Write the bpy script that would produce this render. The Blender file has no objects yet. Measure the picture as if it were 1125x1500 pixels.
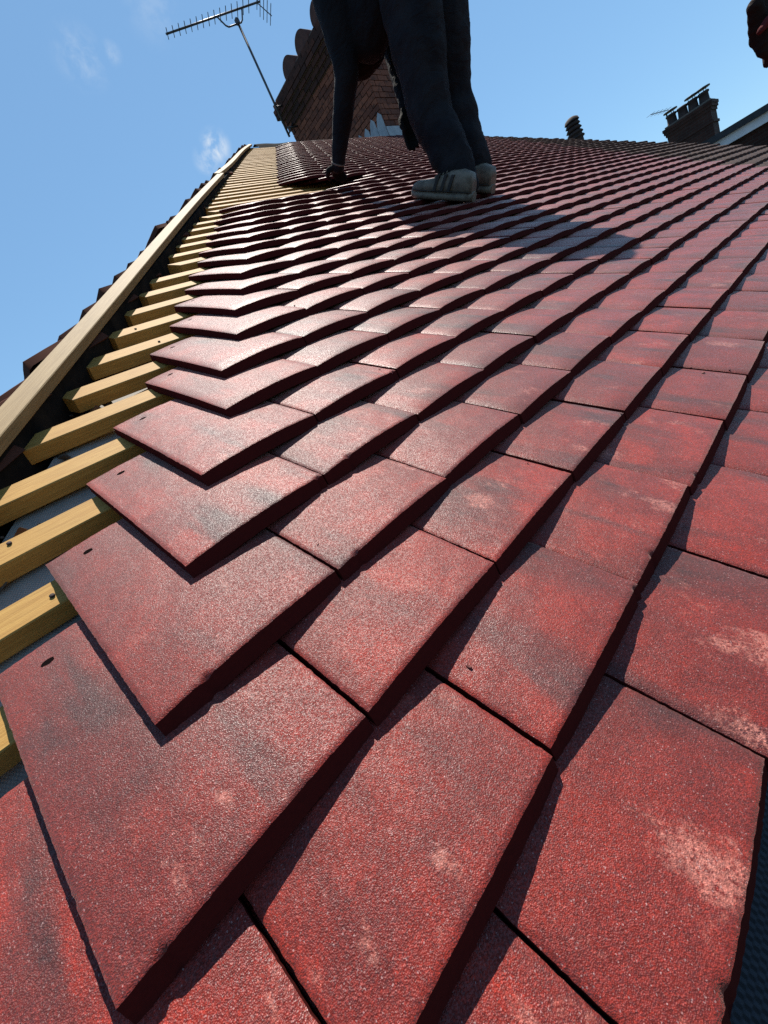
import bpy, bmesh, math, random
from mathutils import Vector, Matrix, noise as mnoise
random.seed(11)
S = bpy.context.scene
COL = S.collection
PI = math.pi

# ------------------------------------------------------------------ frame of the roof slope
PITCH = math.radians(35.0)
CP, SP = math.cos(PITCH), math.sin(PITCH)
Z0 = 5.2                                   # eaves height above the ground
def rf(u, v, n=0.0):                       # u along the eaves, v up the slope, n off the slope
    return Vector((u, v*CP - n*SP, v*SP + n*CP + Z0))
RB = Matrix(((1, 0, 0), (0, CP, -SP), (0, SP, CP)))     # roof basis, columns u, v, n

# ------------------------------------------------------------------ camera
F_PX, IMG_W, IMG_H = 610.93, 1125.0, 1500.0
RM = Matrix(((0.65170693, -0.75845966, -0.00412544),
             (-0.53077026, -0.45216573, -0.71681872),
             (0.54181271, 0.46934539, -0.69724738)))
CAM_R = Vector((0.10231653, -0.0768966, 0.28827766))
CAM = rf(*CAM_R)
AX, AY, AZ = (RB @ RM[0], RB @ RM[1], RB @ RM[2])       # right, down, forward in the world
cd = bpy.data.cameras.new('camera'); cam = bpy.data.objects.new('camera', cd); COL.objects.link(cam)
m = Matrix((AX, -AY, -AZ)).transposed().to_4x4(); m.translation = CAM
cam.matrix_world = m
cd.sensor_fit = 'HORIZONTAL'; cd.sensor_width = 36.0; cd.lens = 36.0*F_PX/IMG_W
cd.clip_start = 0.01; cd.clip_end = 6000
S.camera = cam
def ray(x, y): return AX*((x-IMG_W/2)/F_PX) + AY*((y-IMG_H/2)/F_PX) + AZ
def on_u(x, y, U):                         # pixel -> point on the plane at distance U along the eaves
    d = ray(x, y); return CAM + d*((U-CAM.x)/d.x)
def on_z(x, y, Z):
    d = ray(x, y); return CAM + d*((Z-CAM.z)/d.z)
def on_roof(x, y, n=0.0):
    d = ray(x, y); N = RB @ Vector((0, 0, 1)); o = rf(0, 0, n)
    return CAM + d*((o-CAM).dot(N)/d.dot(N))

# ------------------------------------------------------------------ sky, sun, exposure
SUN = (RB @ Vector((0.36, 0.745, 0.562))).normalized()
elev = math.asin(SUN.z); az = math.atan2(SUN.x, SUN.y)
W = bpy.data.worlds.new('World'); S.world = W; W.use_nodes = True
nt = W.node_tree; nt.nodes.clear()
def wn(t, **k):
    n = nt.nodes.new(t)
    for a, b in k.items(): setattr(n, a, b)
    return n
sky = wn('ShaderNodeTexSky', sky_type='NISHITA', sun_disc=False)
sky.sun_elevation = elev; sky.sun_rotation = az; sky.altitude = 60
sky.air_density = 0.9; sky.dust_density = 0.05; sky.ozone_density = 2.6
bg = wn('ShaderNodeBackground'); bg.inputs[1].default_value = 0.088
wo = wn('ShaderNodeOutputWorld')
# thin wisps of cloud, far apart
tc = wn('ShaderNodeTexCoord'); mp = wn('ShaderNodeMapping'); mp.inputs['Scale'].default_value = (1, 1, 1)
nt.links.new(tc.outputs['Generated'], mp.inputs[0])
n1 = wn('ShaderNodeTexNoise'); n1.inputs['Scale'].default_value = 30; n1.inputs['Detail'].default_value = 9; n1.inputs['Roughness'].default_value = .62; n1.inputs['Distortion'].default_value = .25
nt.links.new(mp.outputs[0], n1.inputs[0])
def wmath(op, a, b=None):
    n = wn('ShaderNodeMath', operation=op)
    for i, q in enumerate((a, b)):
        if q is None: continue
        if isinstance(q, (int, float)): n.inputs[i].default_value = q
        else: nt.links.new(q, n.inputs[i])
    return n.outputs[0]
acc = None
for px, py, rad, amt in ((316, 214, .030, 1.1), (304, 236, .028, .6), (118, 84, .045, .28), (162, 78, .018, .35), (222, 12, .05, .14)):
    d = ray(px, py).normalized()
    vm = wn('ShaderNodeVectorMath', operation='DISTANCE'); nt.links.new(tc.outputs['Generated'], vm.inputs[0]); vm.inputs[1].default_value = d
    mr = wn('ShaderNodeMapRange', interpolation_type='SMOOTHSTEP'); nt.links.new(vm.outputs['Value'], mr.inputs[0])
    mr.inputs[1].default_value = rad; mr.inputs[2].default_value = 0; mr.inputs[3].default_value = 0; mr.inputs[4].default_value = amt
    acc = mr.outputs[0] if acc is None else wmath('MAXIMUM', acc, mr.outputs[0])
mr = wn('ShaderNodeMapRange', interpolation_type='SMOOTHSTEP'); nt.links.new(n1.outputs[0], mr.inputs[0]); mr.inputs[1].default_value = .36; mr.inputs[2].default_value = .66
cl = wmath('MULTIPLY', mr.outputs[0], acc)
mx = wn('ShaderNodeMix', data_type='RGBA'); nt.links.new(cl, mx.inputs[0]); gam = wn('ShaderNodeGamma'); gam.inputs[1].default_value = .5; nt.links.new(sky.outputs[0], gam.inputs[0])   # flatter, as the phone recorded it
tin = wn('ShaderNodeMix', data_type='RGBA', blend_type='MULTIPLY'); tin.inputs[0].default_value = 1; nt.links.new(gam.outputs[0], tin.inputs[6]); tin.inputs[7].default_value = (1.15, 1.73, 2.2, 1)
nt.links.new(tin.outputs[2], mx.inputs[6]); mx.inputs[7].default_value = (5.2, 5.6, 6.0, 1)
nt.links.new(mx.outputs[2], bg.inputs[0]); nt.links.new(bg.outputs[0], wo.inputs[0])
sl = bpy.data.lights.new('sun', 'SUN'); sun = bpy.data.objects.new('sun', sl); COL.objects.link(sun)
sl.energy = 5.0; sl.angle = math.radians(.53); sl.color = (1, .94, .85)
sun.rotation_euler = SUN.to_track_quat('Z', 'Y').to_euler(); sun.location = (0, 0, 30)
S.view_settings.view_transform = 'Standard'; S.view_settings.look = 'None'
S.view_settings.exposure = 0.85; S.view_settings.gamma = 1.0; S.view_settings.use_curve_mapping = False
S.cycles.use_denoising = False
S.cycles.max_bounces = 6

# ------------------------------------------------------------------ helpers: objects
ORIG = {}
def thing(name, label, cat, loc, group=None):
    o = bpy.data.objects.new(name, None); COL.objects.link(o); o.location = loc
    o.empty_display_size = .1
    o['label'] = label; o['category'] = cat
    if group: o['group'] = group
    ORIG[o.name] = Matrix.Translation(loc)
    return o
def add(name, me, parent=None, M=None, mat=None):
    o = bpy.data.objects.new(name, me); COL.objects.link(o)
    M = M or Matrix.Identity(4)
    if parent is not None:
        o.parent = parent; o.matrix_basis = ORIG[parent.name].inverted() @ M
    else: o.matrix_basis = M
    ORIG[o.name] = M
    if mat is not None and not me.materials: me.materials.append(mat)
    return o
def struct(o): o['kind'] = 'structure'; return o
def stuff(o): o['kind'] = 'stuff'; return o

class MB:
    """collects shapes into one mesh"""
    def __init__(s): s.v = []; s.f = []; s.sm = []
    def raw(s, vs, fs, smooth=False):
        b = len(s.v); s.v += [tuple(q) for q in vs]; s.f += [tuple(i+b for i in f) for f in fs]; s.sm += [smooth]*len(fs)
    def box(s, c, d, M=None, jitter=0):
        vs = []
        for k in range(8):
            q = Vector((c[0]+d[0]*(.5 if k & 1 else -.5), c[1]+d[1]*(.5 if k & 2 else -.5), c[2]+d[2]*(.5 if k & 4 else -.5)))
            if jitter: q += Vector((random.uniform(-1, 1), random.uniform(-1, 1), random.uniform(-1, 1)))*jitter
            vs.append(M @ q if M is not None else q)
        s.raw(vs, [(0, 2, 3, 1), (4, 5, 7, 6), (0, 1, 5, 4), (2, 6, 7, 3), (0, 4, 6, 2), (1, 3, 7, 5)])
    def tube(s, pts, rad, seg=10, cap=True, smooth=True, flat=1.0):
        pts = [Vector(p) for p in pts]; n = len(pts)
        if not isinstance(rad, (list, tuple)): rad = [rad]*n
        vs = []; up = None
        for i, p in enumerate(pts):
            t = (pts[min(i+1, n-1)]-pts[max(i-1, 0)]).normalized()
            if up is None:
                up = Vector((0, 0, 1)) if abs(t.z) < .9 else Vector((1, 0, 0))
            a = (up - t*up.dot(t)).normalized(); b = t.cross(a); up = a
            for k in range(seg):
                an = 2*PI*k/seg; vs.append(p + a*math.cos(an)*rad[i]*flat + b*math.sin(an)*rad[i])
        fs = [(i*seg+k, i*seg+(k+1) % seg, (i+1)*seg+(k+1) % seg, (i+1)*seg+k) for i in range(n-1) for k in range(seg)]
        s.raw(vs, fs, smooth)
        if cap:
            b = len(s.v)-len(vs)
            s.f.append(tuple(b+k for k in range(seg))[::-1]); s.f.append(tuple(b+(n-1)*seg+k for k in range(seg))); s.sm += [False, False]
    def capsule(s, pts, rad, seg=12):
        """tube with rounded ends"""
        pts = [Vector(p) for p in pts]; rad = list(rad) if isinstance(rad, (list, tuple)) else [rad]*len(pts)
        t0 = (pts[0]-pts[1]).normalized(); t1 = (pts[-1]-pts[-2]).normalized()
        P, R = [], []
        for a in (80, 55, 30): P.append(pts[0]+t0*rad[0]*math.sin(math.radians(a))); R.append(rad[0]*math.cos(math.radians(a)))
        P += pts; R += rad
        for a in (30, 55, 80): P.append(pts[-1]+t1*rad[-1]*math.sin(math.radians(a))); R.append(rad[-1]*math.cos(math.radians(a)))
        s.tube(P, R, seg)
    def lathe(s, prof, M=None, seg=20, smooth=True):
        vs = []
        for r, z in prof:
            for k in range(seg):
                q = Vector((r*math.cos(2*PI*k/seg), r*math.sin(2*PI*k/seg), z)); vs.append(M @ q if M is not None else q)
        fs = [(i*seg+k, i*seg+(k+1) % seg, (i+1)*seg+(k+1) % seg, (i+1)*seg+k) for i in range(len(prof)-1) for k in range(seg)]
        s.raw(vs, fs, smooth)
    def mesh(s, name, mat=None):
        me = bpy.data.meshes.new(name); me.from_pydata(s.v, [], s.f); me.polygons.foreach_set('use_smooth', s.sm)
        if mat: me.materials.append(mat)
        me.update(); return me
    def build(s, name, mat, parent=None): return add(name, s.mesh(name, mat), parent)

# ------------------------------------------------------------------ helpers: materials
class Mat:
    def __init__(s, name, rough=.7, spec=.5):
        s.m = bpy.data.materials.new(name); s.m.use_nodes = True; s.t = s.m.node_tree
        s.b = s.t.nodes['Principled BSDF']; s.b.inputs['Roughness'].default_value = rough; s.b.inputs['Specular IOR Level'].default_value = spec
    def n(s, t, ins=None, **k):
        q = s.t.nodes.new(t)
        for a, b in k.items(): setattr(q, a, b)
        for a, b in (ins or {}).items(): s.set(q.inputs[a], b)
        return q
    def set(s, sock, val):
        if hasattr(val, 'is_output'): s.t.links.new(val, sock)
        else: sock.default_value = val
    def math(s, op, a, b=0.0, clamp=False):
        q = s.n('ShaderNodeMath', {0: a, 1: b}, operation=op, use_clamp=clamp); return q.outputs[0]
    def mix(s, f, a, b, blend='MIX'):
        q = s.n('ShaderNodeMix', {0: f, 6: a, 7: b}, data_type='RGBA', blend_type=blend); return q.outputs[2]
    def ramp(s, v, lo, hi, a=0.0, b=1.0):
        q = s.n('ShaderNodeMapRange', {0: v, 1: lo, 2: hi, 3: a, 4: b}, interpolation_type='SMOOTHSTEP'); return q.outputs[0]
    def noise(s, vec, scale, detail=3, rough=.5, dist=0, out=0):
        q = s.n('ShaderNodeTexNoise', {'Vector': vec, 'Scale': scale, 'Detail': detail, 'Roughness': rough, 'Distortion': dist}); return q.outputs[out]
    def vor(s, vec, scale, out='Distance', rnd=1.0):
        q = s.n('ShaderNodeTexVoronoi', {'Vector': vec, 'Scale': scale, 'Randomness': rnd}); return q.outputs[out]
    def scale(s, vec, sc, loc=(0, 0, 0)):
        q = s.n('ShaderNodeMapping', {0: vec, 'Scale': sc, 'Location': loc}); return q.outputs[0]
    def coord(s, o='Object'): return s.n('ShaderNodeTexCoord').outputs[o]
    def rnd(s): return s.n('ShaderNodeObjectInfo').outputs['Random']
    def shifted(s, vec, r, amt=37.0):          # shift coordinates by a random number
        c = s.n('ShaderNodeCombineXYZ', {0: s.math('MULTIPLY', r, amt), 1: s.math('MULTIPLY', r, amt*1.7), 2: s.math('MULTIPLY', r, amt*.6)})
        return s.n('ShaderNodeVectorMath', {0: vec, 1: c.outputs[0]}, operation='ADD').outputs[0]
    def bump(s, h, strength=.5, dist=.001):
        q = s.n('ShaderNodeBump', {'Height': h, 'Strength': strength, 'Distance': dist}); s.t.links.new(q.outputs[0], s.b.inputs['Normal']); return q
    def col(s, v): s.set(s.b.inputs['Base Color'], v)
    def ro(s, v): s.set(s.b.inputs['Roughness'], v)
ALB = .55
def rgb(r, g, b): return (r*ALB, g*ALB, b*ALB, 1)

def mat_tile(name, base, red, dark, pale, amt_pale=1.0, spec=.18, rough=(.45, .62), glint=True):
    M = Mat(name, .5, spec)
    uv = M.n('ShaderNodeUVMap').outputs[0]                     # metres across and up the tile
    at = M.n('ShaderNodeAttribute', attribute_name='tile_rand').outputs['Fac']
    r = M.math('FRACT', M.math('ADD', at, M.rnd()))
    r2 = M.math('FRACT', M.math('MULTIPLY', r, 17.31)); r3 = M.math('FRACT', M.math('MULTIPLY', r, 53.77))
    c = M.n('ShaderNodeCombineXYZ', {2: M.math('MULTIPLY', r, 60.0)}).outputs[0]
    p = M.n('ShaderNodeVectorMath', {0: uv, 1: c}, operation='ADD').outputs[0]
    # long smoky bands along the length of the tile
    band = M.noise(M.scale(p, (1, .22, 1)), 19, 3, .55, .4)
    blot = M.noise(p, 22, 4, .6)
    k = M.ramp(band, .47, .68)
    k = M.math('MULTIPLY', k, M.ramp(blot, .30, .62, .25, 1.0))
    col = M.mix(M.ramp(blot, .35, .68), base, red)
    col = M.mix(M.math('MULTIPLY', r2, .55), col, M.mix(.5, base, dark))
    col = M.mix(M.math('MULTIPLY', k, .95), col, dark)
    # rubbed pale marks, mostly near the lower edge
    sep = M.n('ShaderNodeSeparateXYZ', {0: uv})
    low = M.ramp(sep.outputs[1], .125, .02)
    mk = M.noise(M.scale(p, (1, .55, 1)), 33, 7, .72, .25)
    mk = M.math('MULTIPLY', M.ramp(mk, .555, .70), M.math('MULTIPLY', low, M.ramp(r3, .0, .5)))
    sp = M.noise(p, 380, 2, .6)
    mk = M.math('MULTIPLY', mk, M.ramp(sp, .36, .56), )
    col = M.mix(M.math('MULTIPLY', mk, .8*amt_pale), col, pale)
    # marks rubbed on single tiles (place and size are set on the tile)
    sx, sy, sr = (M.n('ShaderNodeAttribute', attribute_type='OBJECT', attribute_name=q).outputs['Fac'] for q in ('scuff_x', 'scuff_y', 'scuff_r'))
    ex = M.math('DIVIDE', M.math('SUBTRACT', sep.outputs[0], sx), M.math('MAXIMUM', sr, 1e-5)); ey = M.math('DIVIDE', M.math('SUBTRACT', sep.outputs[1], sy), M.math('MAXIMUM', M.math('MULTIPLY', sr, 1.6), 1e-5))
    ed = M.math('SQRT', M.math('ADD', M.math('MULTIPLY', ex, ex), M.math('MULTIPLY', ey, ey)))
    ed = M.math('ADD', ed, M.math('MULTIPLY', M.math('SUBTRACT', M.noise(M.scale(p, (1, .6, 1)), 95, 6, .7), .5), 2.6))
    sm_ = M.math('MULTIPLY', M.ramp(ed, 1.0, .35), M.math('GREATER_THAN', sr, .0005))
    sm_ = M.math('MULTIPLY', sm_, M.ramp(sp, .30, .56))
    col = M.mix(M.math('MULTIPLY', sm_, .62), col, pale)
    # film of dust and handling marks
    col = M.mix(M.math('MULTIPLY', M.ramp(M.noise(M.scale(p, (1, .4, 1)), 9, 6, .7), .5, .75), .10), col, rgb(.42, .27, .25))
    # grains of sand
    g1 = M.vor(p, 1150, 'Color'); gs = M.n('ShaderNodeSeparateColor', {0: g1})
    col = M.mix(M.ramp(gs.outputs[0], .0, 1.0, 0, .75), col, M.mix(1, col, (.34, .32, .34, 1), 'MULTIPLY'))
    col = M.mix(M.ramp(gs.outputs[1], .6, 1.0, 0, .6), col, M.mix(1, col, (1.7, 1.8, 1.8, 1), 'MULTIPLY'))
    g2 = M.n('ShaderNodeSeparateColor', {0: M.vor(p, 1500, 'Color')})
    col = M.mix(M.ramp(g2.outputs[1], .98, .993, 0, .5), col, rgb(.66, .42, .40))  # palest specks put the sparkle of the grains into the colour
    # nail holes near the head of the tile, their dark depth painted flat
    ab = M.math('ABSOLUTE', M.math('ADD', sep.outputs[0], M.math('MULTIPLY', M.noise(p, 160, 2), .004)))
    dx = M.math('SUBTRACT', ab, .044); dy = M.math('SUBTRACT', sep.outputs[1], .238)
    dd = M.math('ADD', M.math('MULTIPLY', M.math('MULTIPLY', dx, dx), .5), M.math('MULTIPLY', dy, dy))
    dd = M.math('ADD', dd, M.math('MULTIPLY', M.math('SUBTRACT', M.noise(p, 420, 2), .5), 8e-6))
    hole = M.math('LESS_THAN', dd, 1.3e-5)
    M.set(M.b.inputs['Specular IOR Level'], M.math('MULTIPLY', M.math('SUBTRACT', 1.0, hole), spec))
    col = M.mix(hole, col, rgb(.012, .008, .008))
    M.col(col)
    M.ro(M.ramp(gs.outputs[2], 0, 1, *rough))
    h = M.math('ADD', M.math('MULTIPLY', M.noise(p, 980, 1, .6), 1.0), M.math('MULTIPLY', M.vor(p, 1350), .9))
    h = M.math('ADD', h, M.math('MULTIPLY', M.noise(p, 170, 2, .6), .25))
    M.bump(h, .44, .0009)
    if glint:                              # glassy faces of the sand grains
        M.set(M.b.inputs['Coat Weight'], M.math('MULTIPLY', M.math('SUBTRACT', 1.0, hole), M.ramp(g2.outputs[0], .25, .9, .0, .60)))
        M.set(M.b.inputs['Sheen Weight'], M.math('MULTIPLY', M.math('SUBTRACT', 1.0, hole), .27)); M.b.inputs['Sheen Roughness'].default_value = .45; M.b.inputs['Sheen Tint'].default_value = (1, .78, .72, 1)   # dust
        M.set(M.b.inputs['Coat Roughness'], M.math('ADD', .36, M.math('MULTIPLY', r3, .10)))
        cb = M.n('ShaderNodeBump', {'Height': h, 'Strength': .22, 'Distance': .0011}); M.t.links.new(cb.outputs[0], M.b.inputs['Coat Normal'])
    return M.m
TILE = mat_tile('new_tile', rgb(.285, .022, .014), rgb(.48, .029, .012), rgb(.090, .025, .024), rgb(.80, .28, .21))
OLDT = mat_tile('old_tile', rgb(.13, .078, .052), rgb(.17, .088, .056), rgb(.060, .045, .036), rgb(.30, .24, .20), .7, .16, (.6, .8), False)
EDGE = Mat('raw_tile_edge', .95, .04)
_p = EDGE.coord('Object'); EDGE.col(EDGE.mix(EDGE.noise(_p, 260, 4, .7), rgb(.13, .018, .015), rgb(.065, .012, .012))); EDGE.bump(EDGE.noise(_p, 500, 3, .7), .5, .0012); EDGE = EDGE.m
OEDGE = Mat('raw_old_edge', .95, .04); OEDGE.col(rgb(.12, .052, .038)); OEDGE = OEDGE.m
OLDR = mat_tile('old_red_tile', rgb(.17, .064, .045), rgb(.22, .078, .052), rgb(.05, .032, .028), rgb(.20, .12, .10), .4, .08, (.8, .95), False)

def mat_wood(name, a, b, knots=True, rough=.7, sc=1.0):
    M = Mat(name, rough, .3)
    p = M.shifted(M.coord('Object'), M.rnd())
    g = M.noise(M.scale(p, (.05*sc, 1, 1)), 420, 4, .6, .6)
    g2 = M.noise(M.scale(p, (.04*sc, 1, 1)), 75, 3, .5, 1.6)
    ring = M.math('SINE', M.math('MULTIPLY', g2, 42.0))
    c = M.mix(M.ramp(ring, -1, 1, 0, .62), a, b)
    c = M.mix(M.ramp(g, .38, .68, 0, .5), c, M.mix(.55, b, (b[0]*.45, b[1]*.4, b[2]*.35, 1)))
    st = M.noise(M.scale(p, (.5, 1, 1)), 30, 5, .7)
    c = M.mix(M.ramp(st, .58, .78, 0, .45), c, (b[0]*.5, b[1]*.45, b[2]*.4, 1))
    kn = M.n('ShaderNodeTexVoronoi', {'Vector': M.scale(p, (.35, 1, 1)), 'Scale': 9.0, 'Randomness': 1.0}).outputs['Distance']
    c = M.mix(M.ramp(kn, .11, .05, 0, .75), c, (b[0]*.35, b[1]*.28, b[2]*.25, 1))
    c = M.mix(M.math('MULTIPLY', M.rnd(), .35), c, M.mix(1, c, (.78, .70, .55, 1), 'MULTIPLY'))
    M.col(c); M.bump(M.math('ADD', g, M.math('MULTIPLY', M.noise(p, 900, 2), .6)), .35, .0008)
    return M.m
PINE = mat_wood('new_pine', rgb(.73, .43, .112), rgb(.60, .31, .065))
PALE = mat_wood('pale_timber', rgb(.48, .33, .15), rgb(.36, .23, .09), sc=.7)
OLDW = mat_wood('old_wood', rgb(.17, .088, .042), rgb(.10, .05, .025), rough=.85)

def mat_plain(name, c, c2, sc=20, rough=.7, bump=.3, bsc=200, spec=.4, metal=0):
    M = Mat(name, rough, spec); p = M.shifted(M.coord('Object'), M.rnd())
    M.col(M.mix(M.ramp(M.noise(p, sc, 5, .6), .35, .68), c, c2)); M.b.inputs['Metallic'].default_value = metal
    M.bump(M.noise(p, bsc, 3), bump, .002); return M.m
def mat_weave(name, a, b, sc, bump=.6):
    M = Mat(name, .8, .3); p = M.coord('Object')
    s = M.n('ShaderNodeSeparateXYZ', {0: p})
    wv = M.math('MULTIPLY', M.math('SINE', M.math('MULTIPLY', s.outputs[0], sc)), M.math('SINE', M.math('MULTIPLY', s.outputs[1], sc*.8)))
    c = M.mix(M.ramp(wv, -.5, .5), a, b)
    c = M.mix(M.ramp(M.noise(p, 14, 4, .6), .4, .7, 0, .5), c, M.mix(.5, a, rgb(.05, .05, .05)))
    M.col(c); M.bump(wv, bump, .00022); return M.m
FELT = mat_weave('underlay_felt', rgb(.42, .40, .37), rgb(.56, .54, .50), 1900)
NET = mat_weave('dark_mesh', rgb(.010, .014, .022), rgb(.045, .055, .075), 1300, 1)
MORT = mat_plain('mortar', rgb(.20, .17, .145), rgb(.27, .235, .20), 30, .9)
LEAD = mat_plain('lead', rgb(.44, .47, .52), rgb(.60, .63, .67), 14, .45, .3, 60)
BLACKM = mat_plain('membrane_and_void_shade', rgb(.012, .012, .013), rgb(.03, .028, .026), 20, 1.0, .3, 200, .05)  # black of the real membranes, also used to paint shade at the hip
STEEL = mat_plain('weathered_alloy', rgb(.16, .16, .17), rgb(.09, .085, .085), 40, .45, .1, 200, .5, .7)
GALV = mat_plain('galvanised', rgb(.32, .33, .34), rgb(.22, .22, .22), 25, .45, .1, 100, .5, .8)
TERRA = mat_plain('terracotta', rgb(.17, .062, .042), rgb(.105, .042, .032), 12, .8, .4, 120)
POTM = mat_plain('sooty_pot', rgb(.085, .045, .035), rgb(.045, .03, .027), 9, .85, .4, 80)
WHITE = mat_plain('white_paint', (.80, .80, .80, 1), (.72, .72, .72, 1), 5, .5, .1)
DGREY = mat_plain('dark_roofing', rgb(.045, .05, .055), rgb(.07, .075, .08), 8, .7)
def mat_brick(name, a, b, c):
    M = Mat(name, .9, .25); r = M.rnd(); p = M.shifted(M.coord('Object'), r)
    q = M.mix(r, a, b); q = M.mix(M.ramp(M.noise(p, 16, 5, .65), .45, .72, 0, .8), q, c)
    M.col(q); M.bump(M.noise(p, 140, 4, .65), .6, .004); return M.m
BRICK = mat_brick('stack_brick', rgb(.44, .15, .085), rgb(.21, .075, .05), rgb(.065, .04, .034))
SOOT = mat_brick('sooty_brick', rgb(.15, .055, .036), rgb(.07, .032, .026), rgb(.03, .021, .019))
def mat_brickwall(name, a, b, mo):
    M = Mat(name, .9, .25); p = M.coord('Object')
    s = M.n('ShaderNodeSeparateXYZ', {0: p})
    q = M.n('ShaderNodeCombineXYZ', {0: M.math('ADD', s.outputs[0], s.outputs[1]), 1: s.outputs[2]}).outputs[0]
    t = M.n('ShaderNodeTexBrick', {'Vector': q, 'Color1': a, 'Color2': b, 'Mortar': mo, 'Scale': 1.0, 'Mortar Size': .006, 'Brick Width': .225, 'Row Height': .075})
    M.col(M.mix(M.ramp(M.noise(p, 3, 5), .4, .7, 0, .5), t.outputs[0], M.mix(1, t.outputs[0], (.5, .5, .5, 1), 'MULTIPLY')))
    M.bump(t.outputs[1], -.5, .006); return M.m
BWALL = mat_brickwall('brick_wall', rgb(.22, .085, .055), rgb(.15, .06, .045), rgb(.24, .21, .18))
BDARK = mat_brickwall('dark_brick_wall', rgb(.12, .05, .036), rgb(.08, .036, .028), rgb(.10, .085, .07))
def mat_cloth(name, a, b, rough=.85):
    M = Mat(name, rough, .12); p = M.coord('Object')
    M.col(M.mix(M.ramp(M.noise(p, 9, 5, .6), .35, .7), a, b))
    M.bump(M.math('ADD', M.noise(M.scale(p, (1, 1, 1.6)), 20, 4, .55, 1.6), M.math('MULTIPLY', M.noise(p, 900, 2), .12)), .6, .014); return M.m
NAVY = mat_cloth('dark_workwear', rgb(.016, .017, .024), rgb(.030, .031, .039))
JACK = mat_cloth('dark_jacket', rgb(.011, .014, .020), rgb(.019, .022, .029))
GLOVE = mat_cloth('black_glove', rgb(.010, .010, .011), rgb(.018, .016, .016))
GLOVE2 = mat_cloth('brown_glove', rgb(.030, .015, .012), rgb(.055, .026, .020))
REDC = mat_cloth('red_cloth', rgb(.20, .02, .02), rgb(.12, .015, .018))
SKIN = mat_plain('skin', rgb(.075, .042, .032), rgb(.055, .032, .024), 20, .55, .1)  # darkened skin, the shade of a backlit head put into the colour
HAIR = mat_plain('dark_hair', rgb(.012, .009, .007), rgb(.02, .015, .012), 60, .9, .5, 300, .06)
SHOE = mat_plain('scuffed_white_leather', rgb(.28, .235, .18), rgb(.14, .112, .085), 30, .6, .3, 120)
SHOED = mat_plain('dark_leather', rgb(.02, .017, .016), rgb(.035, .03, .028), 30, .6)
PLANK = mat_wood('scaffold_wood', rgb(.34, .25, .15), rgb(.22, .155, .09), rough=.85)

# ------------------------------------------------------------------ ground
def mat_ground():
    M = Mat('garden_ground', .95, .2); p = M.coord('Object')
    M.col(M.mix(M.ramp(M.noise(p, .15, 6, .6), .4, .6), rgb(.05, .085, .025), rgb(.10, .09, .06))); M.bump(M.noise(p, 4, 5), .6, .1); return M.m
gm = MB(); gm.raw([(-2500, -2500, 0), (2500, -2500, 0), (2500, 2500, 0), (-2500, 2500, 0)], [(0, 1, 2, 3)])
struct(gm.build('ground', mat_ground()))

# ------------------------------------------------------------------ the house and its roof
G = 0.1024                 # gauge: one course up the slope
TW, TP = .1645, .167       # tile width and pitch
TL, TT = .265, .0125       # tile length and thickness
V_RIDGE, U_END = 5.40, 6.60
HIPK = 1/CP                # the hip climbs v = HIPK*u + c
C_HIP = .50
HK = CP*C_HIP              # plan line of the hip: Y = X + HK
house = thing('house', 'brick house whose hipped roof is being covered with new red tiles over bare battens', 'house', (3.2, 4.2, 0))
# walls under the eaves
x0, x1, y0, y1 = -.45, U_END-.06, .18, 8.6
mb = MB(); mb.box(((x0+x1)/2, (y0+y1)/2, (Z0-.08)/2), (x1-x0, y1-y0, Z0-.08)); mb.build('wall', BWALL, house)
# party end wall: brick gable under the far edge of the slope
zr = Z0 + V_RIDGE*SP - .16
mb = MB(); yy = V_RIDGE*CP
a = [(x1-.2, y0, Z0-.08), (x1-.2, 2*yy-y0, Z0-.08), (x1-.2, yy, zr)]; b = [(x1+.03, q[1], q[2]) for q in a]
mb.raw(a+b, [(0, 2, 1), (3, 4, 5), (0, 1, 4, 3), (1, 2, 5, 4), (2, 0, 3, 5)]); mb.build('gable_wall', BWALL, house)

# underlay sheet on our slope (sagging a little between rafters) a black sheet for the void's shade, and a dark sheet on the hip end
def hip_u(v, c=C_HIP): return (v-c)/HIPK
def sheet(n0, mat, name, mirror=False, v0=-.2, hipc=C_HIP, nu=90, nv=60):
    vs, fs = [], []
    for j in range(nv+1):
        v = v0 + (V_RIDGE-v0)*j/nv
        ul = max(hip_u(v, hipc), -1.2)
        for i in range(nu+1):
            ur = max(ul+.02, 2*yy-v*CP-HK) if mirror else U_END-.03
            u = ul + (ur-ul)*(i/nu)**1.5
            n = n0 + (.004*math.sin(u*2*PI/.4) + .006*mnoise.noise((u*5, v*7, 3)) if not mirror else 0)
            q = rf(u, v, n)
            if mirror: q = Vector((q.y-HK, q.x+HK, q.z))
            vs.append(q)
    for j in range(nv):
        for i in range(nu): a = j*(nu+1)+i; fs.append((a, a+1, a+nu+2, a+nu+1))
    b = MB(); b.raw(vs, fs, True); return b.build(name, mat, house)
sheet(-.092, FELT, 'underlay', hipc=.432)
sheet(-.15, BLACKM, 'void_shade_sheet', hipc=.50)  # black sheet painting the shade of the open void beside the hip
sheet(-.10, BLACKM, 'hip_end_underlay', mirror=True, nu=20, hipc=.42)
# back slope behind the ridge
mb = MB(); ub = hip_u(V_RIDGE)-.05
r0, r1 = rf(ub, V_RIDGE+.01, -.06), rf(U_END-.02, V_RIDGE+.01, -.06)
b0, b1 = Vector((ub-3.2, 2*yy, Z0)), Vector((U_END-.02, 2*yy, Z0))
mb.raw([r0, r1, b1, b0], [(0, 1, 2, 3)]); mb.build('back_slope', DGREY, house)

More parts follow.
